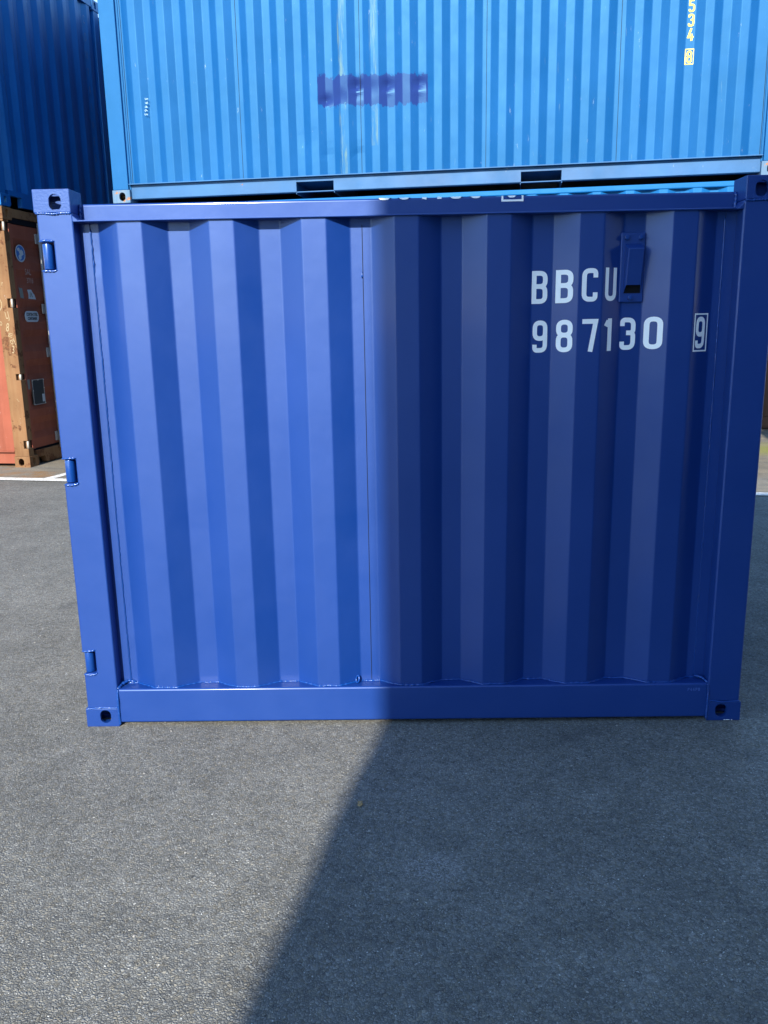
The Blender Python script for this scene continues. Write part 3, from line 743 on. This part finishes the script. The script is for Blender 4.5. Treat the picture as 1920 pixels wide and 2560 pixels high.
# ventilator cover with three bolts
vx0, vx1, vz0, vz1 = X_(.7015), X_(.7815), Z_(1.5045), Z_(1.7265)
bm = bmesh.new(); abox(bm, vx0, vx1, .0475, .0553, vz0, vz1); vent = fin(bm, 'ventilator_plate', NV, main, False, .006, 3)
hx0, hx1 = vx0+.013, vx1-.009
bm = bmesh.new()
F = [(hx0+.004, .033, vz0+.056), (hx1-.003, .033, vz0+.056), (hx1-.003, .012, vz1-.052), (hx0+.004, .012, vz1-.052)]
Bk = [(hx0, .0478, vz0+.028), (hx1, .0478, vz0+.028), (hx1, .0478, vz1-.036), (hx0, .0478, vz1-.036)]
f_, b_ = [bm.verts.new(p) for p in F], [bm.verts.new(p) for p in Bk]
bm.faces.new(f_)
for i in (1, 2, 3): bm.faces.new((f_[i], b_[i], b_[(i+1) % 4], f_[(i+1) % 4]))
hood = fin(bm, 'ventilator_hood', NV, main, False, .003, 2)
so_ = hood.modifiers.new('s', 'SOLIDIFY'); so_.thickness = .002
box('ventilator_grille', M['rubber'], main, hx0+.002, hx1-.002, .0455, .0474, vz0+.03, vz0+.12)
for bx, bz in ((vx0+.018, vz1-.016), (vx1-.017, vz1-.017), ((vx0+vx1)/2-.003, vz0+.0155)):
    cyl('bolt', NW, main, (bx, .0425, bz), .0085, .012, 'y', 6, .001); cyl('bolt_tip', NW, main, (bx, .036, bz), .0042, .006, 'y', 10)
# paint knocked off the foot of the right-hand casting
for i, (xa, xb, za) in enumerate(((1.150, 1.172, .003), (1.2085, 1.2095, .045), (1.2085, 1.2095, .03), (1.178, 1.182, .0025))):
    bead('bare_chip', M['white'], main, [(xa, -.003, za), (xb, -.003, za+.0006)], .0013, .002, .6, 140+i)
# stamped number on the bottom rail
lettering('stamped_number', M['stamp'], main, [(c, 1.012+.0095*i, .118, .012, 1.1) for i, c in enumerate('P44P8')], lambda x: .0008, [])
# remaining sides: doors on the left end, plain walls and roof
for k, (y0, y1) in enumerate(((.105, 1.096), (1.104, D0-.105))):
    d = box('door', NV, main, -1.196, -1.166, y0, y1, .11, 1.80, .004)
    for yy in (y0+.3, y1-.3):
        rod = cyl('lock_rod', NW, d, (-1.215, yy, .95), .014, 1.66)
pr2 = [(.108, .0)]
k = .16
while k+.24 < D0-.12: pr2 += [(k, 0), (k+.06, .03), (k+.12, .03), (k+.18, 0)]; k += .24
pr2.append((D0-.108, 0))
o = sheet('end_panel', NV, main, pr2, [.147, 1.80], None, False, 'x'); o.location.x = 1.19
o = sheet('side_panel', NV, main, [(x_, D0-.058+(.058-y_)) for x_, y_ in br], [.147, 1.79])
box('bottom_rail', NV, main, -1.0875, 1.0875, D0-.1, D0-.001, .010, .147, .006); box('top_rail', NV, main, -1.0875, 1.0875, D0-.12, D0-.07, 1.79, 1.853, .006)
for s in (-1, 1):
    xa, xb = sorted((s*1.11, s*1.20)); box('end_rail', NV, main, xa, xb, .108, D0-.108, .012, .106, .004); box('end_rail', NV, main, xa, xb, .108, D0-.108, 1.803, 1.86, .004)
bm = bmesh.new(); prev = None; k = 0; xx = -1.10
while xx < 1.101:
    zr = 1.852 if k % 2 else 1.838
    r0 = [bm.verts.new((xx, .119, zr)), bm.verts.new((xx, D0-.119, zr))]
    if prev: bm.faces.new((prev[0], r0[0], r0[1], prev[1]))
    prev = r0; k += 1; xx += .11
fin(bm, 'roof_panel', NV, main)
box('floor_panel', M['dark'], main, -1.09, 1.09, .1, D0-.1, .10, .12)

# ------------------------------------------------------------------ small things on the ground
bm = bmesh.new()
P = [(-.009, -.006), (-.002, -.011), (.008, -.008), (.010, .001), (.004, .004), (.008, .010), (-.003, .012), (-.010, .006), (-.005, .0)]
A = [bm.verts.new((a*.9, b*1.2, .002+.006*random.random())) for a, b in P]; B = [bm.verts.new((v.co.x*.95, v.co.y*.95, v.co.z+.004)) for v in A]
bm.faces.new(A[::-1]); bm.faces.new(B)
for i in range(len(P)): bm.faces.new((A[i], A[(i+1) % len(P)], B[(i+1) % len(P)], B[i]))
leaf = fin(bm, 'dry_leaf', NT('dry_leaf_brown').out((.30, .21, .10), .7), None)
leaf.location = (-.170, -.535, 0); tag(leaf, 'small curled brown leaf on the asphalt by the shadow edge', 'leaf')
bm = bmesh.new(); rnd = random.Random(4)
for i in range(420):
    x_, y_ = rnd.uniform(-2.6, 2.3), rnd.uniform(-1.45, 3.6)
    if y_ > -.02 and abs(x_) < 1.25: continue
    r_ = rnd.uniform(.0015, .0036); m = Matrix.Translation((x_, y_, r_*.4)) @ Matrix.Rotation(rnd.random()*6, 4, 'Z') @ Matrix.Diagonal((r_*1.5, r_, r_*.7, 1))
    bmesh.ops.create_icosphere(bm, subdivisions=1, radius=1, matrix=m)
gr = fin(bm, 'loose_grit', NT('pale_grit').out((.30, .29, .27), .7), None); tag(gr, 'pale grit scattered over the asphalt', 'grit', None, 'stuff')
